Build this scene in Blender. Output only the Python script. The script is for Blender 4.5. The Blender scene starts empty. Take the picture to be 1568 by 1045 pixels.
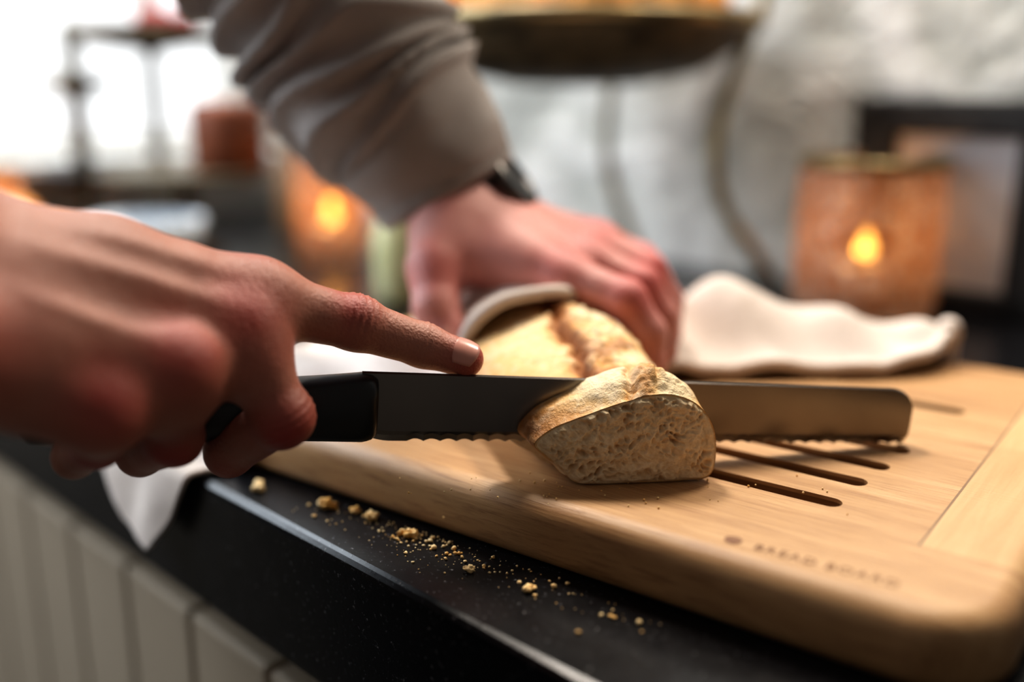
import bpy, bmesh, math, random
import numpy as np
from mathutils import Vector, Matrix, noise
random.seed(7); rng=np.random.default_rng(7)
scene=bpy.context.scene
scene.view_settings.view_transform='Standard'
for lk in ('Medium High Contrast','Standard - Medium High Contrast'):
    try:
        scene.view_settings.look=lk; break
    except Exception: pass
V=Vector
# ---------------------------------------------------------------- frame of the kitchen run
NIN=V((.701,.713,0)).normalized()      # from counter front edge towards wall
AL=V((.713,-.701,0)).normalized()      # along the counter
def K(a,n,z=0.0):                      # kitchen coords: a along counter, n depth from front edge
    return AL*a+NIN*(n+.201)+V((0,0,z))
def kn_of(p): return V(p).dot(AL), V(p).dot(NIN)-.201
KROT=math.atan2(AL.y,AL.x)

# ---------------------------------------------------------------- helpers
def link(o,parent=None):
    scene.collection.objects.link(o)
    if parent: o.parent=parent
    return o
def empty(name):
    e=bpy.data.objects.new(name,None); e.empty_display_size=.02; return link(e)
def mesh_obj(name,verts,faces,mats=(),parent=None,smooth=True,mi=None):
    me=bpy.data.meshes.new(name); me.from_pydata([tuple(v) for v in verts],[],faces); me.update()
    for m in mats: me.materials.append(m)
    if mi is not None: me.polygons.foreach_set('material_index',mi)
    if smooth: me.polygons.foreach_set('use_smooth',[True]*len(me.polygons))
    return link(bpy.data.objects.new(name,me),parent)
def bm_obj(name,bm,mats=(),parent=None,smooth=True):
    me=bpy.data.meshes.new(name); bm.to_mesh(me); bm.free()
    for m in mats: me.materials.append(m)
    if smooth: me.polygons.foreach_set('use_smooth',[True]*len(me.polygons))
    return link(bpy.data.objects.new(name,me),parent)
def box(name,size,M,mat,parent=None,bevel=0.0,seg=3):
    bm=bmesh.new(); bmesh.ops.create_cube(bm,size=1.0)
    bmesh.ops.scale(bm,vec=size,verts=bm.verts)
    if bevel>0: bmesh.ops.bevel(bm,geom=list(bm.edges),offset=bevel,segments=seg,affect='EDGES',profile=.5)
    bmesh.ops.transform(bm,matrix=M,verts=bm.verts)
    return bm_obj(name,bm,[mat],parent,smooth=False)
def KM(a,n,z): return Matrix.Translation(K(a,n,z))@Matrix.Rotation(KROT,4,'Z')
def lathe(name,prof,M,mats,parent=None,seg=64,mfun=None,wob=0):
    verts=[];faces=[];mi=[]
    for i,(r,z) in enumerate(prof):
        for j in range(seg):
            t=2*math.pi*j/seg
            rr=r*(1+wob*math.sin(3*t+i))
            verts.append(M@V((rr*math.cos(t),rr*math.sin(t),z)))
    for i in range(len(prof)-1):
        for j in range(seg):
            k=(j+1)%seg
            faces.append((i*seg+j,i*seg+k,(i+1)*seg+k,(i+1)*seg+j)); mi.append(mfun(i) if mfun else 0)
    return mesh_obj(name,verts,faces,mats,parent,True,mi)
def spline(pts,n):
    pts=[V(p) for p in pts]; out=[]; m=len(pts)
    for i in range(n):
        t=i/(n-1)*(m-1); k=min(int(t),m-2); f=t-k
        p0=pts[max(k-1,0)];p1=pts[k];p2=pts[k+1];p3=pts[min(k+2,m-1)]
        out.append(.5*((2*p1)+(p2-p0)*f+(2*p0-5*p1+4*p2-p3)*f*f+(3*p1-p0-3*p2+p3)*f**3))
    return out
def pspline(pts,n):
    pts=[V(p) for p in pts]; out=[]; m=len(pts)
    for i in range(n):
        t=i/n*m; k=int(t)%m; f=t-int(t)
        p0=pts[(k-1)%m];p1=pts[k];p2=pts[(k+1)%m];p3=pts[(k+2)%m]
        out.append(.5*((2*p1)+(p2-p0)*f+(2*p0-5*p1+4*p2-p3)*f*f+(3*p1-p0-3*p2+p3)*f**3))
    return out
def sstep(a,b,x):
    t=min(1,max(0,(x-a)/(b-a))); return t*t*(3-2*t)
def tube(name,pts,rad,mat,parent=None,seg=24,disp=None,closed_ends=True,up=V((0,0,1)),flat=1.0):
    n=len(pts);verts=[];faces=[]
    rf=rad if callable(rad) else (lambda s:rad)
    for i,p in enumerate(pts):
        t=(pts[min(i+1,n-1)]-pts[max(i-1,0)]).normalized()
        a=t.cross(up); 
        if a.length<1e-3: a=t.cross(V((1,0,0)))
        a.normalize(); b=a.cross(t).normalized()
        for j in range(seg):
            th=2*math.pi*j/seg; s=i/(n-1)
            r=rf(s)
            if disp: r+=disp(s,th)
            verts.append(p+a*math.cos(th)*r+b*math.sin(th)*r*flat)
    for i in range(n-1):
        for j in range(seg):
            k=(j+1)%seg
            faces.append((i*seg+j,i*seg+k,(i+1)*seg+k,(i+1)*seg+j))
    if closed_ends:
        faces.append(tuple(range(seg))[::-1]); faces.append(tuple((n-1)*seg+j for j in range(seg)))
    return mesh_obj(name,verts,faces,[mat],parent)

# ---------------------------------------------------------------- materials
class NT:
    def __init__(s,name):
        s.m=bpy.data.materials.new(name); s.m.use_nodes=True; s.t=s.m.node_tree; s.n=s.t.nodes; s.l=s.t.links
        s.b=s.n['Principled BSDF']; s.out=s.n['Material Output']
    def node(s,typ,**kw):
        x=s.n.new(typ)
        for k,v in kw.items():
            if k in x.inputs: x.inputs[k].default_value=v
            else: setattr(x,k,v)
        return x
    def tc(s,kind='Object',scale=(1,1,1),rot=(0,0,0)):
        c=s.node('ShaderNodeTexCoord'); mp=s.node('ShaderNodeMapping'); s.l.new(c.outputs[kind],mp.inputs[0])
        mp.inputs['Scale'].default_value=scale; mp.inputs['Rotation'].default_value=rot; return mp.outputs[0]
    def noise(s,vec,scale,detail=4,rough=.5,dist=0):
        x=s.node('ShaderNodeTexNoise'); x.inputs['Scale'].default_value=scale; x.inputs['Detail'].default_value=detail
        x.inputs['Roughness'].default_value=rough; x.inputs['Distortion'].default_value=dist; s.l.new(vec,x.inputs['Vector']); return x.outputs['Fac']
    def vor(s,vec,scale,feature='F1'):
        x=s.node('ShaderNodeTexVoronoi'); x.feature=feature; x.inputs['Scale'].default_value=scale; s.l.new(vec,x.inputs['Vector']); return x.outputs['Distance']
    def ramp(s,fac,stops):
        r=s.node('ShaderNodeValToRGB'); e=r.color_ramp.elements
        while len(e)<len(stops): e.new(.5)
        for i,(p,c) in enumerate(stops):
            e[i].position=p; e[i].color=(*c,1) if len(c)==3 else c
        s.l.new(fac,r.inputs[0]); return r.outputs[0]
    def mix(s,fac,a,b,mode='MIX'):
        x=s.node('ShaderNodeMix'); x.data_type='RGBA'; x.blend_type=mode
        for sock,val in ((x.inputs[0],fac),(x.inputs[6],a),(x.inputs[7],b)):
            if hasattr(val,'links'): s.l.new(val,sock)
            elif isinstance(val,(int,float)): sock.default_value=val
            else: sock.default_value=(*val,1)
        return x.outputs[2]
    def math(s,op,a,b=0,c=None):
        x=s.node('ShaderNodeMath'); x.operation=op
        for i,val in enumerate((a,b) if c is None else (a,b,c)):
            if hasattr(val,'links'): s.l.new(val,x.inputs[i])
            else: x.inputs[i].default_value=val
        return x.outputs[0]
    def col(s,v):
        if hasattr(v,'links'): s.l.new(v,s.b.inputs['Base Color'])
        else: s.b.inputs['Base Color'].default_value=(*v,1)
        return s
    def rough(s,v):
        if hasattr(v,'links'): s.l.new(v,s.b.inputs['Roughness'])
        else: s.b.inputs['Roughness'].default_value=v
        return s
    def bump(s,h,strength=.3,dist=.001):
        x=s.node('ShaderNodeBump'); x.inputs['Strength'].default_value=strength; x.inputs['Distance'].default_value=dist
        s.l.new(h,x.inputs['Height']); s.l.new(x.outputs[0],s.b.inputs['Normal']); return s
    def set(s,**kw):
        for k,v in kw.items(): s.b.inputs[k.replace('_',' ')].default_value=v
        return s
def simple(name,c,r=.5,metal=0,c2=None,sc=60,bump=0,**kw):
    n=NT(name); tc=n.tc(); f=n.noise(tc,sc)
    c2=c2 or tuple(x*.8 for x in c)
    n.col(n.ramp(f,[(.35,c2),(.65,c)])).rough(r).set(Metallic=metal,**kw)
    if bump: n.bump(f,bump)
    return n.m

def m_skin(name,base,red,sss):
    n=NT(name); tc=n.tc()
    a=n.node('ShaderNodeAttribute'); a.attribute_name='tint'
    f=n.noise(tc,45,5,.6); f2=n.noise(tc,260,4,.6)
    c=n.ramp(f,[(.3,tuple(x*.82 for x in base)),(.7,base)])
    k=n.math('MULTIPLY',a.outputs['Fac'],n.math('ADD',n.math('MULTIPLY',f,1.0),.5))
    c=n.mix(k,c,red); c=n.mix(n.math('MULTIPLY',f2,.28),c,tuple(x*.7 for x in red))
    n.col(c).rough(.42).set(Specular_IOR_Level=.45)
    if sss:
        n.set(Subsurface_Weight=sss,Subsurface_Scale=.004); n.b.inputs['Subsurface Radius'].default_value=(1,.35,.2)
    v=n.vor(tc,900,'F1'); w=n.noise(tc,420,6,.7)
    wr_=n.noise(n.tc(scale=(1.6,.7,1)),190,5,.65,1.2)
    n.bump(n.math('ADD',n.math('ADD',n.math('MULTIPLY',v,.5),w),n.math('MULTIPLY',wr_,1.1)),.55,.0006)
    return n.m
SKIN_R=m_skin('skin_near',(.50,.225,.155),(.38,.055,.042),.08)
SKIN_L=m_skin('skin_far',(.60,.28,.24),(.53,.11,.10),0)
NAIL=simple('nail',(.66,.33,.27),.28,c2=(.58,.26,.21),sc=30)

def m_board():
    n=NT('rubberwood'); 
    def grain(rot):
        tc=n.tc()
        mp=n.node('ShaderNodeMapping'); mp.inputs['Rotation'].default_value=(0,0,rot); n.l.new(tc,mp.inputs[0])
        mp2=n.node('ShaderNodeMapping'); mp2.inputs['Scale'].default_value=(1,13,4); n.l.new(mp.outputs[0],mp2.inputs[0])
        f=n.noise(mp2.outputs[0],9,6,.62,.6)
        mp3=n.node('ShaderNodeMapping'); mp3.inputs['Scale'].default_value=(1,32,10); n.l.new(mp.outputs[0],mp3.inputs[0])
        g=n.noise(mp3.outputs[0],40,4,.7)
        return f,g
    f,g=grain(0); f2,g2=grain(math.pi/2)
    c1=n.ramp(f,[(.28,(.33,.165,.070)),(.42,(.46,.265,.120)),(.58,(.54,.325,.155)),(.74,(.64,.41,.215))])
    c2=n.ramp(f2,[(.28,(.50,.295,.130)),(.7,(.66,.44,.225))])
    c1=n.mix(n.ramp(g,[(.50,(0,0,0)),(.68,(.8,.8,.8))]),c1,(.24,.108,.042))
    c2=n.mix(n.ramp(g2,[(.56,(0,0,0)),(.75,(.4,.4,.4))]),c2,(.34,.175,.075))
    sp=n.node('ShaderNodeSeparateXYZ'); n.l.new(n.tc(),sp.inputs[0])
    a=n.math('GREATER_THAN',sp.outputs[0],-.036); b=n.math('GREATER_THAN',sp.outputs[1],.048)
    k=n.math('MULTIPLY',a,b); c=n.mix(k,c1,c2)
    s1=n.math('LESS_THAN',n.math('ABSOLUTE',n.math('ADD',sp.outputs[0],.036)),.00045)
    c=n.mix(n.math('MULTIPLY',n.math('MULTIPLY',s1,b),.85),c,(.08,.04,.02))
    sn=n.math('SNAP',sp.outputs[1],.055); wn=n.node('ShaderNodeTexWhiteNoise'); wn.noise_dimensions='1D'; n.l.new(sn,wn.inputs['W'])
    c=n.mix(n.math('MULTIPLY',wn.outputs[0],.30),c,(.35,.18,.075))
    dk=n.math('LESS_THAN',sp.outputs[2],.0235)     # inside of routed slots: mixed towards dark brown
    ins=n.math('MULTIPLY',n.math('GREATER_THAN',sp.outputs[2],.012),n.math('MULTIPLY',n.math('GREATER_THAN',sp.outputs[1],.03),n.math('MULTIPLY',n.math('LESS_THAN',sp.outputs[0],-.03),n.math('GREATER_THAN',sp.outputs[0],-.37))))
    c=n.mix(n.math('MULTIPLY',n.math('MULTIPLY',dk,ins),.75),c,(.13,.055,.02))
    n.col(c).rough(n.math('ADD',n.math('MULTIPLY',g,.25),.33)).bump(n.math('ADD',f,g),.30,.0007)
    return n.m
BOARD=m_board()
def m_granite():
    n=NT('black_granite'); tc=n.tc()
    v=n.noise(tc,560,3,.6); w=n.noise(tc,90,4,.6)
    c=n.ramp(v,[(.60,(.004,.004,.005)),(.67,(.035,.035,.04)),(.76,(.30,.29,.28))])
    c=n.mix(n.math('MULTIPLY',w,.3),c,(.007,.007,.008))
    n.col(c).rough(n.math('ADD',n.math('MULTIPLY',w,.12),.18)).bump(v,.10,.0003)
    n.set(Specular_IOR_Level=.28)
    return n.m
GRAN=m_granite()
def m_wall():
    n=NT('rough_white_plaster'); tc=n.tc()
    f=n.noise(tc,7,6,.6,1.2); g=n.noise(tc,38,5,.6)
    c=n.ramp(f,[(.32,(.22,.225,.205)),(.47,(.43,.43,.40)),(.64,(.66,.65,.63))])
    n.col(c).rough(.8).bump(n.math('ADD',f,n.math('MULTIPLY',g,.5)),.9,.02)
    return n.m
WALL=m_wall()
def m_cloth(name,c,c2,ws=900,bs=.25):
    n=NT(name); tc=n.tc()
    a=n.node('ShaderNodeTexWave'); a.inputs['Scale'].default_value=ws; n.l.new(tc,a.inputs['Vector'])
    b=n.node('ShaderNodeTexWave'); b.inputs['Scale'].default_value=ws; b.bands_direction='Y'; n.l.new(tc,b.inputs['Vector'])
    f=n.noise(tc,30,5,.6); g=n.noise(tc,700,3,.6)
    n.col(n.mix(n.math('MULTIPLY',g,.35),n.ramp(f,[(.3,c2),(.7,c)]),c2)).rough(.95)
    n.bump(n.math('ADD',g,n.math('MULTIPLY',n.math('ADD',a.outputs['Fac'],b.outputs['Fac']),.4)),bs,.0006)
    n.set(Sheen_Weight=.12)
    return n.m
LINEN=m_cloth('linen',(.70,.61,.55),(.58,.495,.435))
KNIT=m_cloth('grey_knit',(.29,.262,.248),(.235,.21,.197),700,.5)
DENIM=m_cloth('denim',(.05,.06,.09),(.03,.04,.06))
def m_crust():
    n=NT('bread_crust'); tc=n.tc(); f=n.noise(tc,42,6,.7,.5); g=n.noise(tc,260,5,.7)
    a=n.node('ShaderNodeAttribute'); a.attribute_name='bake'
    k=n.math('ADD',n.math('MULTIPLY',f,.62),n.math('MULTIPLY',a.outputs['Fac'],.80))
    c=n.ramp(k,[(.24,(.84,.66,.40)),(.42,(.78,.51,.22)),(.62,(.64,.32,.085)),(.92,(.36,.13,.025))])
    fl=n.ramp(n.math('ADD',n.math('MULTIPLY',g,.45),n.math('MULTIPLY',f,.55)),[(.45,(0,0,0)),(.58,(.7,.7,.7))])
    c=n.mix(n.math('MULTIPLY',fl,n.math('MAXIMUM',0,n.math('SUBTRACT',1.1,n.math('MULTIPLY',a.outputs['Fac'],1.1)))),c,(.88,.74,.52))
    n.col(c).rough(.55).bump(n.math('ADD',f,g),.8,.0016)
    return n.m
CRUST=m_crust()
def m_crumb():
    n=NT('bread_crumb'); tc=n.tc(); f=n.noise(tc,300,6,.7); 
    a=n.node('ShaderNodeAttribute'); a.attribute_name='pore'
    c=n.ramp(f,[(.3,(.72,.52,.29)),(.65,(.92,.76,.52))])
    c=n.mix(n.math('MULTIPLY',a.outputs['Fac'],.85),c,(.48,.27,.11))
    n.col(c).rough(.85).bump(f,.6,.0012)
    return n.m
CRUMB=m_crumb()
STEEL=simple('brushed_blade',(.21,.185,.165),.24,1.0,sc=25,c2=(.175,.155,.14))
EDGE=simple('ground_edge',(.42,.38,.34),.32,1.0,sc=60)
HANDLE=simple('black_handle',(.010,.009,.009),.35,sc=40)
RIVET=simple('rivet_steel',(.08,.07,.065),.3,1)
CAB=simple('painted_cabinet',(.33,.265,.195),.55,sc=4,c2=(.30,.24,.175))
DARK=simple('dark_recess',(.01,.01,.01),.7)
BRASS=simple('antique_brass',(.34,.25,.12),.38,.85,sc=25,c2=(.15,.12,.07),bump=.3)
BRONZE=simple('dark_bronze',(.13,.10,.06),.45,.6,sc=25,c2=(.07,.055,.035),bump=.3)
BOWL=simple('hammered_dark_metal',(.12,.095,.055),.5,.5,sc=55,c2=(.04,.032,.02),bump=.8)
PASTRY=simple('glazed_pastry',(.90,.36,.06),.2,sc=30,c2=(.55,.17,.025),bump=.3)
CAKE=simple('rust_cake',(.24,.060,.014),.65,sc=40,c2=(.095,.020,.005),bump=.4)
WAX=simple('candle_wax',(.85,.8,.7),.5)
BLACKGL=simple('black_glitter',(.008,.008,.009),.6,sc=300,c2=(.03,.03,.03),bump=.6,Specular_IOR_Level=.2)
CARD=simple('grey_card',(.42,.405,.41),.8,sc=12,c2=(.38,.365,.37))
WHITE=simple('white_paint',(.75,.75,.73),.5,sc=10)
CERAM=simple('pale_ceramic',(.62,.68,.74),.25,sc=10)
BERRY=simple('red_berries',(.42,.04,.05),.4,sc=50)
HAIR=simple('brown_hair',(.07,.04,.02),.6,sc=200,bump=.8)
WATCH=simple('watch_black',(.012,.012,.013),.3,sc=40)
WSTEEL=simple('watch_steel',(.10,.095,.09),.3,1)
FLOORM=simple('stone_floor',(.22,.18,.14),.5,sc=3)
def m_emit(name,c,s):
    n=NT(name); tc=n.tc(); f=n.noise(tc,8,2); e=n.node('ShaderNodeEmission'); e.inputs['Strength'].default_value=s
    n.l.new(n.ramp(f,[(.3,tuple(x*.93 for x in c)),(.7,c)]),e.inputs[0]); n.l.new(e.outputs[0],n.out.inputs[0]); return n.m
FLAME=m_emit('candle_flame',(1,.42,.07),40)
PANE=m_emit('daylight_pane',(.97,.99,1),1.6)
def m_glassholder():
    n=NT('perforated_mercury_glass'); tc=n.tc()
    v=n.vor(tc,110,'F1'); f=n.noise(tc,90,4,.7)
    k=n.math('ADD',n.math('MULTIPLY',f,.45),n.math('MULTIPLY',v,.65))
    c=n.ramp(k,[(.35,(.72,.52,.38)),(.6,(.40,.21,.11))])
    d=n.node('ShaderNodeBsdfTranslucent'); n.l.new(c,d.inputs[0])
    n.col(n.ramp(k,[(.38,(.66,.56,.50)),(.62,(.24,.14,.09))])).rough(.35).set(Metallic=.3)
    n.bump(v,.9,.002)
    mx=n.node('ShaderNodeMixShader'); mx.inputs[0].default_value=.40
    n.l.new(n.b.outputs[0],mx.inputs[1]); n.l.new(d.outputs[0],mx.inputs[2])
    tr=n.node('ShaderNodeBsdfTransparent'); m2=n.node('ShaderNodeMixShader'); 
    n.l.new(n.ramp(k,[(.34,(.70,.70,.70)),(.52,(.10,.10,.10))]),m2.inputs[0]); n.l.new(mx.outputs[0],m2.inputs[1]); n.l.new(tr.outputs[0],m2.inputs[2])
    n.l.new(m2.outputs[0],n.out.inputs[0]); return n.m
HOLD=m_glassholder()

# ---------------------------------------------------------------- SDF body / hand modelling
def smin(a,b,k):
    h=np.maximum(k-np.abs(a-b),0)/k
    return np.minimum(a,b)-h*h*k*.25
def cap_sdf(P,a,b,ra,rb):
    a=np.array(a,float);b=np.array(b,float);ab=b-a;L=max((ab*ab).sum(),1e-12)
    t=np.clip(((P-a)@ab)/L,0,1)
    return np.linalg.norm(P-(a+t[:,None]*ab),axis=1)-(ra+(rb-ra)*t)
def eval_group(P,caps,k):
    d=None
    for c in caps:
        e=cap_sdf(P,*c); d=e if d is None else smin(d,e,k)
    return d
def sdf_body(name,core,core_k,limbs,limb_k,join_k,voxel,mats,parent,detail=None,tints=(),extra_r=.0006,limb_limb=.0015):
    def F(P):
        d=eval_group(P,core,core_k)
        if limbs:
            L=None
            for lb in limbs:
                e=eval_group(P,lb,limb_k); L=e if L is None else smin(L,e,limb_limb)
            d=smin(d,L,join_k)
        if detail: d=d+detail(P)
        return d
    bm=bmesh.new()
    for cs in [core]+list(limbs):
        for a,b,ra,rb in cs:
            a=V(a);b=V(b);n=max(1,int((b-a).length/(min(ra,rb)*.35)))
            for i in range(n+1):
                t=i/n; r=ra+(rb-ra)*t+extra_r
                bmesh.ops.create_icosphere(bm,subdivisions=2,radius=r,matrix=Matrix.Translation(a.lerp(b,t)))
    me=bpy.data.meshes.new(name+'_src'); bm.to_mesh(me); bm.free()
    o=bpy.data.objects.new(name+'_src',me); scene.collection.objects.link(o)
    md=o.modifiers.new('r','REMESH'); md.mode='VOXEL'; md.voxel_size=voxel
    dg=bpy.context.evaluated_depsgraph_get(); em=bpy.data.meshes.new_from_object(o.evaluated_get(dg))
    bpy.data.objects.remove(o); bpy.data.meshes.remove(me)
    n=len(em.vertices); P=np.zeros(n*3); em.vertices.foreach_get('co',P); P=P.reshape(-1,3)
    h=voxel*.3
    E=np.array([(a,b) for a,b in em.edge_keys])
    cnt=np.bincount(E.ravel(),minlength=n)[:,None]
    for it in range(6):
        d=F(P); g=np.stack([(F(P+h*np.eye(3)[i])-F(P-h*np.eye(3)[i]))/(2*h) for i in range(3)],1)
        g2=np.maximum((g*g).sum(1,keepdims=True),.2)
        P=P-np.clip(d,-voxel*4,voxel*4)[:,None]*g/g2
        if it<4:
            S=np.zeros_like(P); np.add.at(S,E[:,0],P[E[:,1]]); np.add.at(S,E[:,1],P[E[:,0]])
            P=P*.5+.5*S/np.maximum(cnt,1)
    em.vertices.foreach_set('co',P.ravel()); em.name=name
    t=np.zeros(n)
    for c,r,s in tints:
        t=np.maximum(t,s*np.exp(-((P-np.array(c))**2).sum(1)/(r*r)))
    at=em.attributes.new('tint','FLOAT','POINT'); at.data.foreach_set('value',t.astype(np.float32))
    em.materials.clear()
    for m in mats: em.materials.append(m)
    em.polygons.foreach_set('use_smooth',[True]*len(em.polygons)); em.update()
    return link(bpy.data.objects.new(name,em),parent)
def chain(pts,rs): return [(pts[i],pts[i+1],rs[i],rs[i+1]) for i in range(len(pts)-1)]
def creases(joints):
    J=[(np.array(p),np.array(V(a).normalized()),np.array(V(d).normalized()),s,am,pe) for p,a,d,s,am,pe in joints]
    def f(P):
        o=np.zeros(len(P))
        for p,a,d,s,am,pe in J:
            q=P-p; x=q@a; y=q@d; r=np.linalg.norm(q,axis=1)
            o+=am*np.cos(2*np.pi*x/pe)*np.exp(-(x/s)**2)*np.clip(y/.006,0,1)*(r<.02)
        return o
    return f
def nail(name,tip,axis,dors,r,w,l,parent):
    T=V(axis).normalized(); N=(V(dors)-T*V(dors).dot(T)).normalized(); B=T.cross(N)
    vs=[];fs=[];na,nl=13,11
    for i in range(nl):
        u=i/(nl-1)
        for j in range(na):
            a=(j/(na-1)-.5)*2; ang=a*w
            back=(.0025*a*a if u<.3 else 0)*(1-u/.3 if u<.3 else 0); front=.0022*a*a*max(0,(u-.6)/.4)
            x=-l*.62+u*l+back-front
            rr=r+.0002-.0016*max(0,u-.45)**1.5-.0008*max(0,.15-u)/.15
            vs.append(V(tip)+T*x+(N*math.cos(ang)+B*math.sin(ang))*rr)
    for i in range(nl-1):
        for j in range(na-1): fs.append((i*na+j,i*na+j+1,(i+1)*na+j+1,(i+1)*na+j))
    o=mesh_obj(name,vs,fs,[NAIL],parent); m=o.modifiers.new('s','SOLIDIFY'); m.thickness=.0007; m.offset=0
    return o
def lp(a,b,t): return tuple(V(a).lerp(V(b),t))

person=empty('person')
# ---- near (right) hand: grips the handle, forefinger along the spine
NR=V((.45,-.62,.62)).normalized()
I=[(-.0915,.345,.1000),(-.0583,.3618,.0872),(-.0339,.3700,.0765),(-.0180,.3695,.0712)]
M_=[(-.0955,.3330,.0925),(-.0800,.3300,.0620),(-.1040,.3440,.0425),(-.1125,.3650,.0500)]
R_=[(-.1090,.3080,.0855),(-.1160,.3230,.0560),(-.1350,.3400,.0440),(-.1420,.3590,.0520)]
L_=[(-.1256,.2890,.0770),(-.1375,.3120,.0585),(-.1530,.3270,.0475),(-.1590,.3500,.0560)]
T_=[(-.1375,.3547,.0877),(-.1172,.3715,.0700),(-.1030,.3750,.0610)]
wr=[(-.1676,.2662,.1430),(-.1613,.2486,.1170)]
fore=(-.255,.165,.195)
core=[ ((-.1661,.2999,.1310),(-.1331,.3218,.1185),.0125,.0120), ((-.1331,.3218,.1185),I[0],.0120,.0118),
 ((-.1597,.2816,.1247),M_[0],.0140,.0116), ((-.1567,.2711,.1118),R_[0],.0140,.0112), ((-.1569,.2693,.0990),(-.144,.2835,.0890),.0145,.0145),
 ((-.144,.2835,.0890),L_[0],.0145,.0106),
 (wr[0],(-.1661,.2999,.1310),.0175,.013), (wr[1],(-.1569,.2693,.0990),.0175,.0145),(wr[0],wr[1],.0175,.0175),
 (wr[0],fore,.0175,.036),(wr[1],fore,.0175,.036),
 ((-.163,.300,.114),T_[0],.0165,.0130), ((-.150,.300,.105),(-.125,.335,.093),.014,.012),((-.1331,.3218,.1160),T_[0],.010,.0125),
 ((-.150,.302,.122),(-.112,.330,.108),.0125,.0115),
 (I[0],M_[0],.0112,.0112),(M_[0],R_[0],.0100,.0100),(R_[0],L_[0],.0095,.0095),
 (lp(I[0],I[1],.18),lp(M_[0],M_[1],.42),.0085,.0095),(lp(M_[0],M_[1],.30),lp(R_[0],R_[1],.35),.0085,.0085),(lp(R_[0],R_[1],.35),lp(L_[0],L_[1],.35),.0080,.0080)]
for p,q in ((I[0],.0094),(M_[0],.0092),(R_[0],.0086),(L_[0],.0080)):
    c=V(p)+NR*.0020; core.append((tuple(c),tuple(c+V((-.006,-.004,.003))),q,q*.9))
limbs=[chain(I,[.0118,.0098,.0082,.0071]),chain(M_,[.0116,.0100,.0084,.0074]),chain(R_,[.0110,.0094,.0080,.0070]),chain(L_,[.0098,.0082,.0070,.0062]),chain(T_,[.0130,.0105,.0085])]
limbs[0].append((tuple(V(I[1])+V((0,-.0008,.0012))),tuple(V(I[1])+V((.001,-.0008,.0008))),.0093,.0093))
limbs[1].append((tuple(V(M_[1])+V((.001,-.0012,-.001))),tuple(V(M_[1])+V((.0,-.0012,-.002))),.0098,.0096))
DI=V((-.2,-.45,.85))
cr0=creases([(I[1],V(I[2])-V(I[0]),DI,.0050,.00050,.0028),(I[2],V(I[3])-V(I[1]),DI,.003,.00036,.0022),
 (M_[1],V((.3,.2,-1)),V((.8,-.6,-.2)),.0045,.0004,.0028)])
tend=[((-.150,.300,.132),I[0]),((-.150,.287,.128),M_[0]),((-.148,.276,.115),R_[0])]
def cr(P):
    o=cr0(P)
    for a,b in tend:
        a=np.array(V(a)+NR*.012); b=np.array(V(b)+NR*.012); ab=b-a; t=np.clip(((P-a)@ab)/(ab@ab),0,1)
        r=np.linalg.norm(P-(a+t[:,None]*ab),axis=1); o-=.0007*np.exp(-(r/.0035)**2)*np.sin(np.pi*np.clip(t,0.02,.98))
    for i in range(2):
        a,b=tend[i]; c,d_=tend[i+1]
        a=np.array(V(a).lerp(V(c),.5)+NR*.011); b=np.array(V(b).lerp(V(d_),.5)+NR*.010); ab=b-a; t=np.clip(((P-a)@ab)/(ab@ab),0,1)
        r=np.linalg.norm(P-(a+t[:,None]*ab),axis=1); o+=.0008*np.exp(-(r/.006)**2)*np.clip(t*1.4,0,1)
    return o
tR=[(V(M_[0])+NR*.011,.015,1.0),(V(R_[0])+NR*.010,.015,1.0),(V(L_[0])+NR*.010,.014,1.0),(V(I[0])+V((0,-.004,.011)),.011,.5),
 (V(I[1])+V((0,-.006,.008)),.010,.9),(V(I[3])+V((.005,-.003,0)),.012,.95),(V(M_[1])+V((.004,-.008,-.004)),.014,1.0),(V(R_[1])+V((0,-.008,-.005)),.014,1.0),(V(L_[1])+V((0,-.008,-.004)),.013,1.0),
 (V((-.09,.330,.088)),.014,.85),(V(M_[2])+V((0,-.004,-.006)),.010,.6),(V((-.150,.262,.105)),.020,.5)]
sdf_body('right_hand',core,.011,limbs,.0035,.007,.0011,[SKIN_R],person,cr,tR)
nail('right_index_nail',V(I[3]),V(I[3])-V(I[2])+V((.004,0,-.001)),V((.05,-.62,.78)),.0071,.95,.0115,person)
nail('right_thumb_nail',V(T_[2]),V(T_[2])-V(T_[1]),V((.2,.8,.6)),.0085,.9,.013,person)

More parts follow.
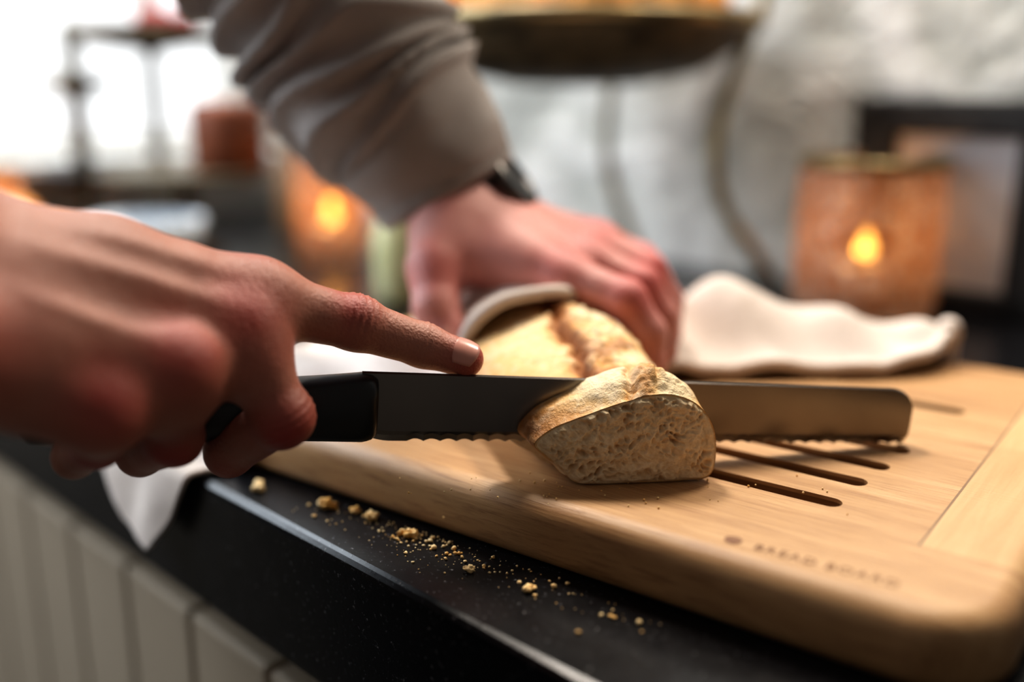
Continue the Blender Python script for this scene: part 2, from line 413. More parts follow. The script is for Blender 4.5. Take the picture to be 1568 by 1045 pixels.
# ---- far (left) hand: holds the wrapped loaf
W0=(-.0300,.5425,.1145)
LI=[(.0257,.4837,.0810),(.0545,.4670,.0735),(.0655,.4640,.0580),(.0670,.4610,.0430)]
LM=[(.0388,.5035,.0850),(.0645,.4910,.0760),(.0755,.4900,.0600),(.0765,.4880,.0430)]
LR=[(.0460,.5300,.0880),(.0715,.5170,.0785),(.0825,.5180,.0620),(.0835,.5150,.0450)]
LL=[(.0481,.5562,.0880),(.0722,.5480,.0790),(.0830,.5520,.0650),(.0850,.5500,.0510)]
LT=[(-.0330,.5200,.0990),(-.0385,.4941,.0840),(-.0375,.4800,.0670),(-.0290,.4710,.0520)]
core=[((-.0737,.5473,.1733),W0,.030,.0250),((-.036,.528,.120),(-.026,.520,.104),.020,.017),((-.026,.553,.113),(-.012,.548,.102),.020,.017),
 ((-.024,.520,.104),LI[0],.0165,.0120),((-.016,.530,.106),LM[0],.0160,.0120),((-.012,.542,.106),LR[0],.0155,.0114),((-.012,.552,.101),LL[0],.0155,.0108),
 (W0,LT[0],.0220,.0185),(LT[0],LT[1],.0180,.0135),((-.030,.512,.094),(.004,.498,.082),.016,.012),((-.034,.502,.090),(.010,.492,.082),.011,.010),
 ((-.010,.515,.088),(.028,.512,.078),.013,.011),((-.005,.535,.086),(.035,.535,.078),.013,.011)]
limbs=[chain(LI,[.0118,.0102,.0086,.0075]),chain(LM,[.0116,.0100,.0086,.0076]),chain(LR,[.0112,.0096,.0082,.0072]),chain(LL,[.0102,.0086,.0074,.0066]),chain(LT[1:],[.0135,.0115,.0095])]
tL=[(V(p)+V((0,-.003,.010)),.014,.7) for p in (LI[0],LM[0],LR[0],LL[0])]+[(V(p)+V((.004,-.003,.006)),.013,1.0) for p in (LI[1],LM[1],LR[1],LL[1])]+[(V(LT[3]),.012,.7),(V(LT[1])+V((0,-.01,0)),.014,.6)]
sdf_body('left_hand',core,.012,limbs,.0035,.007,.0014,[SKIN_L],person,None,tL)
nail('left_thumb_nail',V(LT[3]),V(LT[3])-V(LT[2]),V((-.6,-.7,.1)),.0095,.9,.013,person)

# ---- sleeve of the far arm (folded knit)
sp=[V(p) for p in ((-.0350,.5430,.1160),(-.0506,.5449,.1444),(-.0737,.5473,.1733),(-.0950,.5480,.2150),(-.135,.540,.265),(-.205,.515,.335),(-.330,.470,.425),(-.455,.415,.520))]
path=spline(sp,300)
def sl_r(s):
    return .0345+.0225*min(1,s/.40)**.75+.012*max(0,s-.42)
def sl_d(s,th):
    w=sstep(.13,.24,s)
    nz=noise.noise(V((math.cos(th)*.9,math.sin(th)*.9,s*7)))
    ph=s*17+.55*math.sin(th+.6)+.8*nz
    a=.0095*w*(1-2*abs(math.sin(math.pi*ph))**.65)*(.65+.35*math.cos(th-1.2+1.5*nz))
    b=.0036*min(1,s/.1)*noise.noise(V((math.cos(th)*1.3,math.sin(th)*1.3,s*11)))
    c=.0012 if s<.03 else 0
    c+=.0010*math.exp(-((s-.036)/.004)**2)*-1
    return a+b+c
o=tube('left_sleeve',path,sl_r,KNIT,person,120,sl_d,closed_ends=False,up=V((.2,1,0)))
m=o.modifiers.new('s','SOLIDIFY'); m.thickness=.0025; m.offset=-1
# watch
watch=empty('wrist_watch')
wa=(V((-.030,.5425,.1145))-V((-.0737,.5473,.1733))).normalized(); wc=V((-.0245,.5412,.1055))
X=wa.cross(V((0,1,0))).normalized(); Y=wa.cross(X).normalized()
vs=[];fs=[]; ns=72
for i in range(ns):
    t=2*math.pi*i/ns; d=X*math.cos(t)*.0285+Y*math.sin(t)*.0290; nn=d.normalized()
    for (h,k) in ((-.011,0),(-.011,.0035),(.009,.0035),(.009,0)): vs.append(wc+d+nn*k+wa*h)
for i in range(ns):
    j=(i+1)%ns
    for q in range(4): fs.append((i*4+q,j*4+q,j*4+(q+1)%4,i*4+(q+1)%4))
mesh_obj('strap',vs,fs,[WSTEEL],watch)
cd=(X*1+Y*.1); 
if cd.x<0: cd=-cd
cd=(cd.normalized()*.8+V((0,-.10,.4))).normalized(); cd=(cd-wa*cd.dot(wa)).normalized()
Mw=Matrix.Translation(wc+cd*.0275)@cd.to_track_quat('Z','Y').to_matrix().to_4x4()
lathe('case',[(0,0),(.019,0),(.020,.002),(.020,.006),(.018,.008),(.0165,.008),(.0165,.0075),(0,.0075)],Mw,[WSTEEL,WATCH],watch,mfun=lambda i:0 if i<5 else 1)
watch.parent=person

# ---- rest of the person (outside the picture, standing at the counter)
body=[((-.36,.28,.44),(-.36,.28,.10),.150,.135),((-.36,.28,.10),(-.375,.265,-.02),.135,.135),((-.455,.375,.50),(-.27,.19,.50),.065,.065),((-.36,.28,.52),(-.35,.29,.57),.075,.060)]
armR=chain([(-.25,.165,.49),(-.335,.07,.265),(-.258,.162,.198)],[.068,.052,.043])
sdf_body('sweater_body',body,.08,[armR],.03,.04,.008,[KNIT],person,None,())
legs=[chain([(-.44,.34,-.06),(-.45,.34,-.48),(-.46,.33,-.86)],[.095,.062,.048]),chain([(-.31,.20,-.06),(-.31,.19,-.48),(-.32,.17,-.86)],[.095,.062,.048])]
sdf_body('trousers',[((-.42,.32,-.05),(-.33,.23,-.05),.118,.118)],.05,legs,.03,.05,.009,[DENIM],person,None,())
for nm,p in (('left_shoe',V((-.44,.35,-.885))),('right_shoe',V((-.30,.19,-.885)))):
    sdf_body(nm,[(tuple(p-NIN*.09),tuple(p+NIN*.10),.034,.030),(tuple(p-NIN*.05),tuple(p-NIN*.04+V((0,0,.03))),.038,.036)],.03,[],.01,.01,.006,[WATCH],person,None,())
hc=V((-.325,.315,.73)); hf=(NIN*.85+V((0,0,-.5))).normalized(); hu=(V((0,0,1))-hf*hf.z).normalized(); hs=hf.cross(hu)
def H(f,s,u): return tuple(hc+hf*f+hs*s+hu*u)
head=[(H(-.02,0,.03),H(.01,0,.03),.082,.078),(H(.045,0,-.06),H(.02,0,.0),.042,.065),(tuple(V((-.352,.288,.56))),H(-.03,0,-.05),.056,.055),(H(.065,0,-.075),H(.06,0,-.07),.024,.026),
 (H(.088,0,.005),H(.106,0,-.022),.009,.014),(H(-.005,.080,-.005),H(-.012,.084,-.03),.013,.010),(H(-.005,-.080,-.005),H(-.012,-.084,-.03),.013,.010),(H(.088,.0,-.052),H(.088,0,-.056),.015,.014)]
sdf_body('head',head,.018,[],.01,.01,.004,[SKIN_L],person,None,())
for s in (-1,1):
    bm=bmesh.new(); bmesh.ops.create_uvsphere(bm,u_segments=16,v_segments=10,radius=.012,matrix=Matrix.Translation(H(.073,.032*s,.008))); bm_obj('eye',bm,[WHITE],person)
sdf_body('hair',[(H(-.035,0,.045),H(.005,0,.055),.086,.080),(H(-.045,0,.0),H(-.04,0,-.03),.076,.06)],.03,[],.01,.01,.004,[HAIR],person,None,())

# ---------------------------------------------------------------- knife
knife=empty('bread_knife')
D=V((.2256,.0439,-.0177)).normalized(); UPK=(V((0,0,1))-D*D.z).normalized(); SD=D.cross(UPK).normalized()
B0=V((-.058,.3568,.0426))     # heel at cutting edge
Lb=.231; hb=.0275
def kp(x,h,w): return B0+D*x+UPK*h+SD*w
vs=[];fs=[];mi=[]; NX=560
for i in range(NX+1):
    x=Lb*i/NX
    h=hb*(1-.10*x/Lb)
    top=h; bot=0.0
    if x<.012: bot=.0030*(1-x/.012)**2
    if x>Lb-.012:
        t=(x-(Lb-.012))/.012; top=h-.010*(1-math.sqrt(max(0,1-t*t)))*.9
    if x>Lb-.004:
        t=(x-(Lb-.004))/.004; bot=.004*(1-math.sqrt(max(0,1-t*t)))
    scal=0
    if .018<x<Lb-.004:
        ph=((x-.018)/.0064)%1.0; scal=.0010*math.sin(math.pi*ph)
    th=.00085
    prof=[(top,0),(top-.0006,th),(.0042+bot,th),(.0026+bot*.6+scal*.8,th*.8),(bot+scal,0),(.0026+bot*.6+scal*.8,-th*.8),(.0042+bot,-th),(top-.0006,-th)]
    for hh,w in prof: vs.append(kp(x,hh,w))
for i in range(NX):
    for q in range(8):
        r=(q+1)%8; fs.append((i*8+q,(i+1)*8+q,(i+1)*8+r,i*8+r)); mi.append(1 if q in (3,4) else 0)
fs.append(tuple(range(8))[::-1]); mi.append(0); fs.append(tuple(NX*8+q for q in range(8))); mi.append(0)
bl=mesh_obj('blade',vs,fs,[STEEL,EDGE],knife,False,mi)
vs=[];fs=[]; NH=70; SG=28
for i in range(NH+1):
    s=i/NH; x=.006-.128*s
    hh=.0135-.0022*math.sin(math.pi*min(1,s*1.3))+.0022*max(0,s-.75)/.25; ww=.0092+.0015*math.sin(math.pi*s)
    e=1.0
    if s<.04: e=.80+.2*math.sqrt(s/.04)
    if s>.93: e=math.sqrt(max(0,1-((s-.93)/.07)**2))*.95+.05
    cz=.0137-.0018*math.sin(math.pi*s)
    for j in range(SG):
        t=2*math.pi*j/SG; c=math.cos(t);sn=math.sin(t)
        cx=math.copysign(abs(c)**.7,c); sy=math.copysign(abs(sn)**.7,sn)
        vs.append(kp(x,cz+hh*e*cx,ww*e*sy))
for i in range(NH):
    for j in range(SG):
        k=(j+1)%SG; fs.append((i*SG+j,i*SG+k,(i+1)*SG+k,(i+1)*SG+j))
fs.append(tuple(range(SG))[::-1]); fs.append(tuple(NH*SG+j for j in range(SG)))
mesh_obj('handle',vs,fs,[HANDLE],knife)
for x in (-.012,-.06,-.10):
    bm=bmesh.new(); Mr=Matrix.Translation(kp(x,.0135,0))@SD.to_track_quat('Z','Y').to_matrix().to_4x4()
    bmesh.ops.create_cone(bm,cap_ends=True,segments=24,radius1=.003,radius2=.003,depth=.0190,matrix=Mr); bm_obj('rivet',bm,[RIVET],knife)

# ---------------------------------------------------------------- cutting board
C0=V((.136,.244,0)); BA=math.radians(-36.5); d2=V((math.cos(BA),math.sin(BA),0)); e2=V((-d2.y,d2.x,0))
BL,BW,BT=.40,.300,.025
def rring(ins,z,rc=.028,seg=14):
    pts=[]
    x0,x1,y0,y1=-BL+ins,-ins,ins,BW-ins; r=max(rc-ins,.002)
    for cx,cy,a0 in ((x1-r,y1-r,0),(x0+r,y1-r,90),(x0+r,y0+r,180),(x1-r,y0+r,270)):
        for k in range(seg+1):
            a=math.radians(a0+90*k/seg); pts.append((cx+r*math.cos(a),cy+r*math.sin(a),z))
    return pts
rings=[rring(.006,0.0003)]
for k in range(1,6):
    a=math.pi/2*k/5; rings.append(rring(.006-.006*math.sin(a),.006-.006*math.cos(a)))
for k in range(0,9):
    a=math.pi/2*k/8; rings.append(rring(.009-.009*math.cos(a),BT-.009+.009*math.sin(a)))
n=len(rings[0]); vs=[p for r in rings for p in r]; fs=[tuple(range(n))[::-1]]
for i in range(len(rings)-1):
    for j in range(n): fs.append((i*n+j,i*n+(j+1)%n,(i+1)*n+(j+1)%n,(i+1)*n+j))
fs.append(tuple((len(rings)-1)*n+j for j in range(n)))
MB=Matrix.Translation(C0)@Matrix.Rotation(BA,4,'Z')
board=mesh_obj('cutting_board',vs,fs,[BOARD],None,True); board.matrix_world=MB
bm=bmesh.new()
def slot(p,length,w=.0088,depth=.012):
    q=MB.inverted()@V((p[0],p[1],0)); x1=q.x; y=q.y; r=w/2
    loop=[]
    for k in range(13): a=-math.pi/2+math.pi*k/12; loop.append((x1-r+r*math.cos(a),y+r*math.sin(a)))
    for k in range(13): a=math.pi/2+math.pi*k/12; loop.append((x1-length+r+r*math.cos(a),y+r*math.sin(a)))
    lo=[bm.verts.new((a,b,BT-depth)) for a,b in loop]; hi=[bm.verts.new((a,b,BT+.01)) for a,b in loop]
    bm.faces.new(lo[::-1]); bm.faces.new(hi)
    for i in range(len(loop)): j=(i+1)%len(loop); bm.faces.new((lo[i],lo[j],hi[j],hi[i]))
for p in ((.1205,.3370),(.1365,.3565),(.1510,.3725),(.1660,.3905)): slot(p,.080)
slot((.212,.442),.040)
me=bpy.data.meshes.new('slotcut'); bm.to_mesh(me); bm.free(); sc=bpy.data.objects.new('slotcut',me); scene.collection.objects.link(sc); sc.matrix_world=MB
md=board.modifiers.new('b','BOOLEAN'); md.object=sc; md.operation='DIFFERENCE'; md.solver='EXACT'
dg=bpy.context.evaluated_depsgraph_get(); nm=bpy.data.meshes.new_from_object(board.evaluated_get(dg)); board.modifiers.clear(); board.data=nm
bpy.data.objects.remove(sc)
for p in nm.polygons: p.use_smooth = (p.normal.z<.999 and p.center.z>0.0 and (p.center.x>-.012 or p.center.x<-BL+.012 or p.center.y<.012 or p.center.y>BW-.012))
BURN=simple('burnt_mark',(.17,.07,.03),.7,sc=300,c2=(.23,.11,.05))
cu=bpy.data.curves.new('mark','FONT'); cu.body='BREAD BOARD'; cu.size=.0062; cu.space_character=1.15; cu.extrude=.00008
to=bpy.data.objects.new('mark',cu); scene.collection.objects.link(to); dg=bpy.context.evaluated_depsgraph_get()
tm=bpy.data.meshes.new_from_object(to.evaluated_get(dg)); bpy.data.objects.remove(to); tm.materials.clear(); tm.materials.append(BURN)
mk=link(bpy.data.objects.new('burnt_lettering',tm),board); q=MB.inverted()@V((.0805,.3030,0)); mk.location=(q.x,q.y-.002,BT+.00012); mk.rotation_euler=(0,0,math.radians(2))
bm=bmesh.new(); bmesh.ops.create_circle(bm,cap_ends=True,segments=32,radius=.0030); o=bm_obj('burnt_emblem',bm,[BURN],board,False)
q=MB.inverted()@V((.0745,.3078,0)); o.location=(q.x,q.y,BT+.00015)

# ---------------------------------------------------------------- bread
OUT=[(-.0435,.0185),(-.0375,.0250),(-.0280,.0300),(-.0110,.0370),(.003,.0410),(.0140,.0413),(.0245,.0368),(.0315,.0265),(.0340,.0135),(.0318,.0020),(.020,.0004),(0,.0002),(-.018,.0003),(-.0268,.0016),(-.0335,.0080),(-.0400,.0135)]
def bread_profile(n): return pspline([(a,b,0) for a,b in OUT],n)
def vor1(p): return noise.voronoi(p)[0][0]
def build_slice():
    NA,NR_=460,105; th=.0215; prof=bread_profile(NA); cx,cz=-.001,.0175
    ax=V((-.40,.917,0)); rx=V((.995,.095,0)).normalized(); org=V((.0487,.3550,.0252))
    vs=[];pore=[];bake=[];fs=[];mi=[]
    def add(x,t,z,p,b): vs.append(org+rx*(x*.905)+ax*t+V((0,0,z))); pore.append(p); bake.append(b)
    def zs(z,g): return z*(1-(1-g)*sstep(0,.04,z))
    for i in range(NR_):
        s=(i+.5)/NR_
        for q in prof:
            x=cx+(q.x-cx)*s; z=zs(cz+(q.y-cz)*s,.85)
            P=V((x,0,z)); wv=noise.noise_vector(P*170)*.0022+noise.noise_vector(P*500)*.0006; Q=P+wv
            d1=vor1(Q*400+V((3,1,2))); d2=vor1(V((Q.x*1.0,0.3,Q.z*1.2))*175); d3=vor1(Q*760)
            m=noise.noise(P*75)
            p1=max(0,.54-d1)*(.9+1.2*m); p2=max(0,.40-d2)*2.2*sstep(-.05,.2,m); p3=max(0,.48-d3)*.6
            edge=min(1,(1-s)*11)
            dep=(max(0,p1)*.0034+p2*.0036+p3*.0014)*edge
            t=dep+(.0013*noise.noise(P*110)+.0007*noise.noise(P*300))*edge+(1-edge)*.0003
            t+=.0012*(1-edge)+.0010*s*s
            add(x,t,z,min(1,dep*330),.25)
    NT_=34
    for k in range(NT_+1):
        t=.0022+(th-.0022)*k/NT_; u=k/NT_; g=.85+.15*sstep(0,.55,u)
        for q in prof:
            x,z=q.x,zs(q.y,g)
            P=V((x*40,t*40,z*40)); w=noise.noise(P*1.3)*.0012+noise.noise(P*4)*.0006
            rid=x-(-.004+t*.5+.003*noise.noise(V((t*150,x*30,2)))+.0012*noise.noise(V((t*500,x*90,2)))); up=max(0,min(1,(z-.026)/.010))
            w+=up*(.0018*math.exp(-((rid-.005)/.0035)**2)-.0030*math.exp(-(rid/.0022)**2))+up*abs(noise.noise(P*6))*.0026*math.exp(-((rid-.009)/.010)**2)
            w*=min(1,k/4)
            nx,nz=x-cx,z-cz; l=math.hypot(nx,nz)
            if z<.002: w=min(w,0)*.3
            bk=.14+.60*max(0,1-abs(z-.021)/.015)*(1 if x<0 else .9)-.22*up+.60*up*math.exp(-((rid-.004)/.007)**2)
            if z<.004: bk=.75
            add(x+nx/l*w,t,max(.0002,z+nz/l*w),.0,bk)
    nr=NR_+NT_+1
    for i in range(nr-1):
        for j in range(NA):
            k=(j+1)%NA; fs.append((i*NA+j,i*NA+k,(i+1)*NA+k,(i+1)*NA+j)); mi.append(0 if i<NR_-3 else 1)
    fs.append(tuple(range(NA))[::-1]); mi.append(0)
    fs.append(tuple((nr-1)*NA+j for j in range(NA))); mi.append(0)
    o=mesh_obj('bread_slice',vs,fs,[CRUMB,CRUST],None,True,mi)
    for nm,arr in (('pore',pore),('bake',bake)):
        at=o.data.attributes.new(nm,'FLOAT','POINT'); at.data.foreach_set('value',arr)
    return o
build_slice()
LA=V((-.27,.963,0)).normalized(); LX=V((.975,.222,0)).normalized(); LO=V((.0410,.3795,.0252))
def loaf_scale(a,L=.245):
    s=a/L; return 1.0 if s<.6 else max(.02,math.sqrt(max(0,1-((s-.6)/.4)**2.4)))
def build_loaf():
    NA=380; prof=bread_profile(NA); L=.245; NL=280; vs=[];fs=[];bake=[];mi=[];cx,cz=-.001,.0175
    for i in range(NL+1):
        a=L*i/NL; sc=loaf_scale(a); hz=.86+.24*sstep(0,.07,a)
        for q in prof:
            x=q.x*sc*1.02; z=q.y*(sc**.5)*hz
            P=V((x*30,a*30,z*30)); up=max(0,min(1,(z-.022)/.010)); w=noise.noise(P)*.0018+noise.noise(P*3.7)*.0007+noise.noise(P*9)*.0003
            wan=.0100*noise.noise(V((a*42,3,1)))+.0036*noise.noise(V((a*130,8,x*40)))+.0016*noise.noise(V((a*380,5,x*160)))
            rid=(x+.006)-.13*(a-.03)+wan
            on=sstep(.0,.006,a)*(1-sstep(.10,.12,a)); wd=.0026+.0020*noise.noise(V((a*80,9,0)))
            wd=max(.0008,wd)
            e=math.exp(-(rid/wd)**2); e2_=math.exp(-((rid-.0055)/.0035)**2); e3=math.exp(-((rid-.014)/.016)**2)
            w+=up*on*(-.0048*e+.0012*e2_*(.6+1.6*noise.noise(P*2))+abs(noise.noise(P*3.4))*.0022*e3+.0016*noise.noise(P*9)*e3)
            nx,nz=x-cx,z-cz; l=max(1e-5,math.hypot(nx,nz))
            if z<.003: w=0
            vs.append(LO+LX*(x+nx/l*w)+LA*a+V((0,0,max(.0001,z+nz/l*w))))
            bake.append(.12+.45*max(0,1-abs(z-.02)/.016)+.85*up*on*math.exp(-((rid-.001)/.0050)**2)+.45*up*on*e3*(.45+1.8*noise.noise(P*2.6))+ (.6 if z<.003 else 0))
    for i in range(NL):
        for j in range(NA):
            k=(j+1)%NA; fs.append((i*NA+j,i*NA+k,(i+1)*NA+k,(i+1)*NA+j)); mi.append(1)
    fs.append(tuple(range(NA))[::-1]); mi.append(0); fs.append(tuple(NL*NA+j for j in range(NA))); mi.append(1)
    o=mesh_obj('baguette',vs,fs,[CRUMB,CRUST],None,True,mi)
    at=o.data.attributes.new('bake','FLOAT','POINT'); at.data.foreach_set('value',bake)
build_loaf()

# ---------------------------------------------------------------- linen napkin
def board_in(x,y):
    q=MB.inverted()@V((x,y,0)); return min(q.x+BL,-q.x,q.y,BW-q.y)
def napkin():
    near=[(-.197,.414),(-.150,.421),(-.115,.437),(-.070,.458),(-.035,.4590),(-.010,.459),(.018,.466),(.045,.478),(.075,.488),(.105,.495),(.140,.4970),(.180,.498),(.215,.506),(.240,.528)]
    far=[(-.210,.440),(-.207,.490),(-.170,.535),(-.125,.560),(-.085,.580),(-.045,.610),(.00,.655),(.040,.660),(.080,.650),(.120,.630),(.155,.610),(.190,.590),(.220,.572),(.246,.550)]
    NU,NV=300,90
    N=spline([(a,b,0) for a,b in near],NU); F=spline([(a,b,0) for a,b in far],NU)
    Z=np.zeros((NU,NV));P=[[None]*NV for _ in range(NU)]
    for i in range(NU):
        for j in range(NV):
            v=j/(NV-1); p=N[i].lerp(F[i],v)
            p=p+V((noise.noise(V((p.x*30,p.y*30,1)))*.003,noise.noise(V((p.x*30,p.y*30,7)))*.003,0))
            P[i][j]=p
            z=.0262*sstep(-.006,.004,board_in(p.x,p.y))+.0012
            r=p-LO; 
            b=(r.x*LA.y-r.y*LA.x)/(LX.x*LA.y-LX.y*LA.x); a=(r-LX*b).dot(LA)
            sc=loaf_scale(max(0,a),.25) if a<.25 else 0
            if sc>.05 and a>0:
                u=abs(b+.003)/(.0430*sc)
                if u<1: z=max(z,.027+.0480*sc**.5*(1-u**2.6)**.5)
            z+=.030*math.exp(-((p.x-.118)/.034)**2-((p.y-.556)/.030)**2)
            z+=.021*math.exp(-((p.x-.172)/.050)**2-((p.y-.540)/.024)**2)
            z+=.014*math.exp(-((p.x-.228)/.016)**2-((p.y-.532)/.020)**2)
            z+=.010*math.exp(-((p.x-.085)/.012)**2-((p.y-.52)/.03)**2)
            z+=.0030*math.sin(p.x*95+p.y*40+2*noise.noise(p*14))*sstep(.0,.25,v)
            z+=.0055*abs(noise.noise(V((p.x*26,p.y*26,3))))
            Z[i,j]=z
    for _ in range(4):
        Zp=np.pad(Z,1,mode='edge'); Z=(Zp[:-2,1:-1]+Zp[2:,1:-1]+Zp[1:-1,:-2]+Zp[1:-1,2:]+2*Z)/6
    vs=[];fs=[]
    for i in range(NU):
        for j in range(NV):
            p=P[i][j]; z=Z[i,j]
            e=-(p.dot(NIN)-.201)+.0005
            if e>-.004:
                base=p+NIN*e
                hang=max(0,e)
                q=base+NIN*(-.0045-.006*hang/.04+.003*noise.noise(V((p.x*40,p.y*40,0)))*min(1,hang/.01))
                t=sstep(-.004,.003,e)
                z=z*(1-t)+(.0012-hang)*t; p=p.lerp(q,t)
            vs.append(V((p.x,p.y,z)))
    for i in range(NU-1):
        for j in range(NV-1): fs.append((i*NV+j,(i+1)*NV+j,(i+1)*NV+j+1,i*NV+j+1))
    o=mesh_obj('linen_napkin',vs,fs,[LINEN]); m=o.modifiers.new('s','SOLIDIFY'); m.thickness=.0022; m.offset=1
    nv=[V(vs[i*NV])+V((0,0,.0022)) for i in range(60,NU)]
    tube('rolled_hem',nv,.0032,LINEN,o,10)
    ev=[V(vs[(NU-1)*NV+j])+V((0,0,.004)) for j in range(NV)]
    tube('rolled_end',ev,.0065,LINEN,o,12)
napkin()

# ---------------------------------------------------------------- crumbs
CRCOL=simple('crumb_toast',(.92,.72,.40),.7,sc=120,c2=(.78,.42,.10))
def crumbs():
    big=[(-.1118,.4097,.0034),(-.0785,.3902,.0034),(-.0805,.3925,.0022),(-.0654,.3855,.0020),(-.0577,.3791,.0024),(-.0399,.3626,.0026),(-.0440,.3650,.0017),(-.0224,.3512,.0014),(-.0154,.3337,.0021),(.0060,.3190,.0020),(.0149,.3214,.0012),(.0216,.2909,.0011),(.0422,.2970,.0012),(-.0317,.3579,.0013),(-.030,.3520,.0013)]
    bm=bmesh.new()
    def one(x,y,z,r):
        M=Matrix.Translation((x,y,z+r*.55))@Matrix.Rotation(random.random()*6,4,'Z')@Matrix.Diagonal((1,.75+random.random()*.3,.6+random.random()*.2,1))
        res=bmesh.ops.create_icosphere(bm,subdivisions=4 if r>.0015 else 1,radius=r,matrix=M)
        o=V((random.random()*50,)*3)
        for v in res['verts']:
            c=V((x,y,z+r*.55)); d=v.co-c; v.co=c+d*(1+.6*noise.noise(d/r*1.3+o)+.4*noise.noise(d/r*3+o)+.25*noise.noise(d/r*7+o))
    for x,y,r in big: one(x,y,0,r)
    for i in range(340):
        t=random.gauss(0,.022); s=random.gauss(0,.0075)
        if i<130: t=random.uniform(-.07,.10); s=random.uniform(-.014,.012)
        p=V((-.030,.3555,0))+d2*t+V((-e2.x,-e2.y,0))*s
        if p.dot(NIN)<.207 or board_in(p.x,p.y)>-.003: continue
        one(p.x,p.y,0,random.choice([.0002,.0003,.0003,.0004,.0005,.0006,.0009]))
    bm_obj('bread_crumbs',bm,[CRCOL])
    bm=bmesh.new()
    for i in range(50):
        p=V((.035+random.gauss(0,.04),.350+random.gauss(0,.012),.0251))
        r=random.choice([.0003,.0004,.0005])
        bmesh.ops.create_icosphere(bm,subdivisions=1,radius=r,matrix=Matrix.Translation(p+V((0,0,r*.8)))@Matrix.Rotation(random.random()*3,4,'X'))
    bm_obj('bread_crumbs',bm,[CRCOL])
crumbs()

# ---------------------------------------------------------------- counter, cabinet, shell
A0,A1=-1.30,1.1
ctr=box('granite_countertop',(A1-A0,.618,.066),KM((A0+A1)/2,.309,-.033),GRAN,None,.0040,3)
cab=empty('kitchen_cabinet')
box('shade_gap_strip',(A1-A0,.56,.016),KM((A0+A1)/2,.305,-.074),DARK,cab)  # near-black strip, its colour stands for the shadow line under the countertop
box('carcass',(A1-A0,.565,.74),KM((A0+A1)/2,.31,-.452),CAB,cab)
a=A0+.03
while a<A1-.10:
    box('tongue_panel',(.0715,.014,.70),KM(a+.036,.020,-.442),CAB,cab,.0025,2); a+=.075
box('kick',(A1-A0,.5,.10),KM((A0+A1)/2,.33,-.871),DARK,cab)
box('floor',(4.4,3.4,.05),KM(.1,-.90,-.945),FLOORM)
box('wall_back',(3.1,.10,2.55),KM(.20,.675,.355),WALL)
wl=empty('wall_left'); 
def piece(n0,n1,z0,z1): box('masonry',(.10,n1-n0,z1-z0),KM(-1.352,(n0+n1)/2,(z0+z1)/2),WALL,wl)
W=( -1.15,.585,.085,1.25)
piece(-2.6,W[0],-.92,1.63); piece(W[1],.624,-.92,1.63); piece(W[0],W[1],-.92,W[2]); piece(W[0],W[1],W[3],1.63)
win=empty('window_1')
box('pane',(.006,W[1]-W[0],W[3]-W[2]),KM(-1.375,(W[0]+W[1])/2,(W[2]+W[3])/2),PANE,win)
for n0 in (W[0]+.012,-.58,.02,W[1]-.012): box('stile',(.05,.028,W[3]-W[2]),KM(-1.35,n0,(W[2]+W[3])/2),WHITE,win,.003)
for z0 in (W[2]+.012,.62,W[3]-.012): box('rail',(.05,W[1]-W[0],.028),KM(-1.35,(W[0]+W[1])/2,z0),WHITE,win,.003)
box('sill',(.14,W[1]-W[0]+.04,.018),KM(-1.30,(W[0]+W[1])/2,W[2]-.008),WHITE,win,.004)

# ---------------------------------------------------------------- candles
def candle(c,r,h,fz,power,fr=.0065):
    e=empty('candle_holder')
    M=Matrix.Translation(V(c))
    lathe('glass',[(r*.3,.004),(r*.85,.004),(r*.93,.001),(r,.010),(r*1.0,h*.5),(r*.98,h)],M,[HOLD],e,seg=72)
    lathe('rim',[(r*.97,h-.006),(r*1.04,h-.005),(r*1.05,h),(r*1.02,h+.003),(r*.95,h)],M,[BRASS],e,seg=72)
    lathe('tealight',[(0,.012),(r*.42,.012),(r*.45,.016),(r*.45,fz-.014),(r*.40,fz-.013),(0,fz-.015)],M,[WAX],e,seg=40)
    lathe('flame',[(0,-.008),(fr*.7,-.006),(fr,-.001),(fr*.8,.004),(fr*.35,.010),(0,.015)],Matrix.Translation(V(c)+V((0,0,fz))),[FLAME],e,seg=20)
    l=bpy.data.lights.new('candle_light','POINT'); l.energy=power; l.color=(1,.52,.22); l.shadow_soft_size=.008
    lo=bpy.data.objects.new('candle_light',l); link(lo,e); lo.location=V(c)+V((0,0,fz+.028))
    return e
candle((.276,.770,.0),.054,.118,.050,.085)
candle((-.185,1.02,.0),.036,.115,.045,.10)
candle((-.578,1.095,.0),.036,.085,.045,.14)
# ---------------------------------------------------------------- tiered stand
st=empty('tiered_serving_stand')
Mst=Matrix.Translation((.055,.860,.172))
lathe('bowl',[(0,.0),(.05,.001),(.10,.012),(.130,.030),(.142,.046),(.146,.048),(.146,.053),(.139,.052),(.126,.036),(.10,.020),(.05,.008),(0,.007)],Mst,[BOWL],st,seg=80)
lathe('bowl_rim',[(.143,.044),(.150,.046),(.152,.051),(.148,.056),(.141,.053)],Mst,[BRASS],st,seg=80)
def rod(nm,pts,r=.0056): tube(nm,spline(pts,60),r,BRASS,st,12)
rod('leg_1',[(.215,.890,.330),(.2125,.8858,.243),(.1986,.8774,.2106),(.170,.8386,.1416),(.1727,.8300,.0843),(.1993,.8229,.0411),(.2265,.8332,.005)])
rod('leg_2',[(.095,.985,.330),(.0961,.990,.225),(.0961,.998,.1727),(.0939,.985,.098),(.1253,.975,.0075)])
rod('leg_3',[(-.115,.85,.330),(-.108,.85,.235),(-.09,.855,.20),(-.055,.855,.14),(-.06,.85,.08),(-.085,.845,.04),(-.11,.84,.005)])
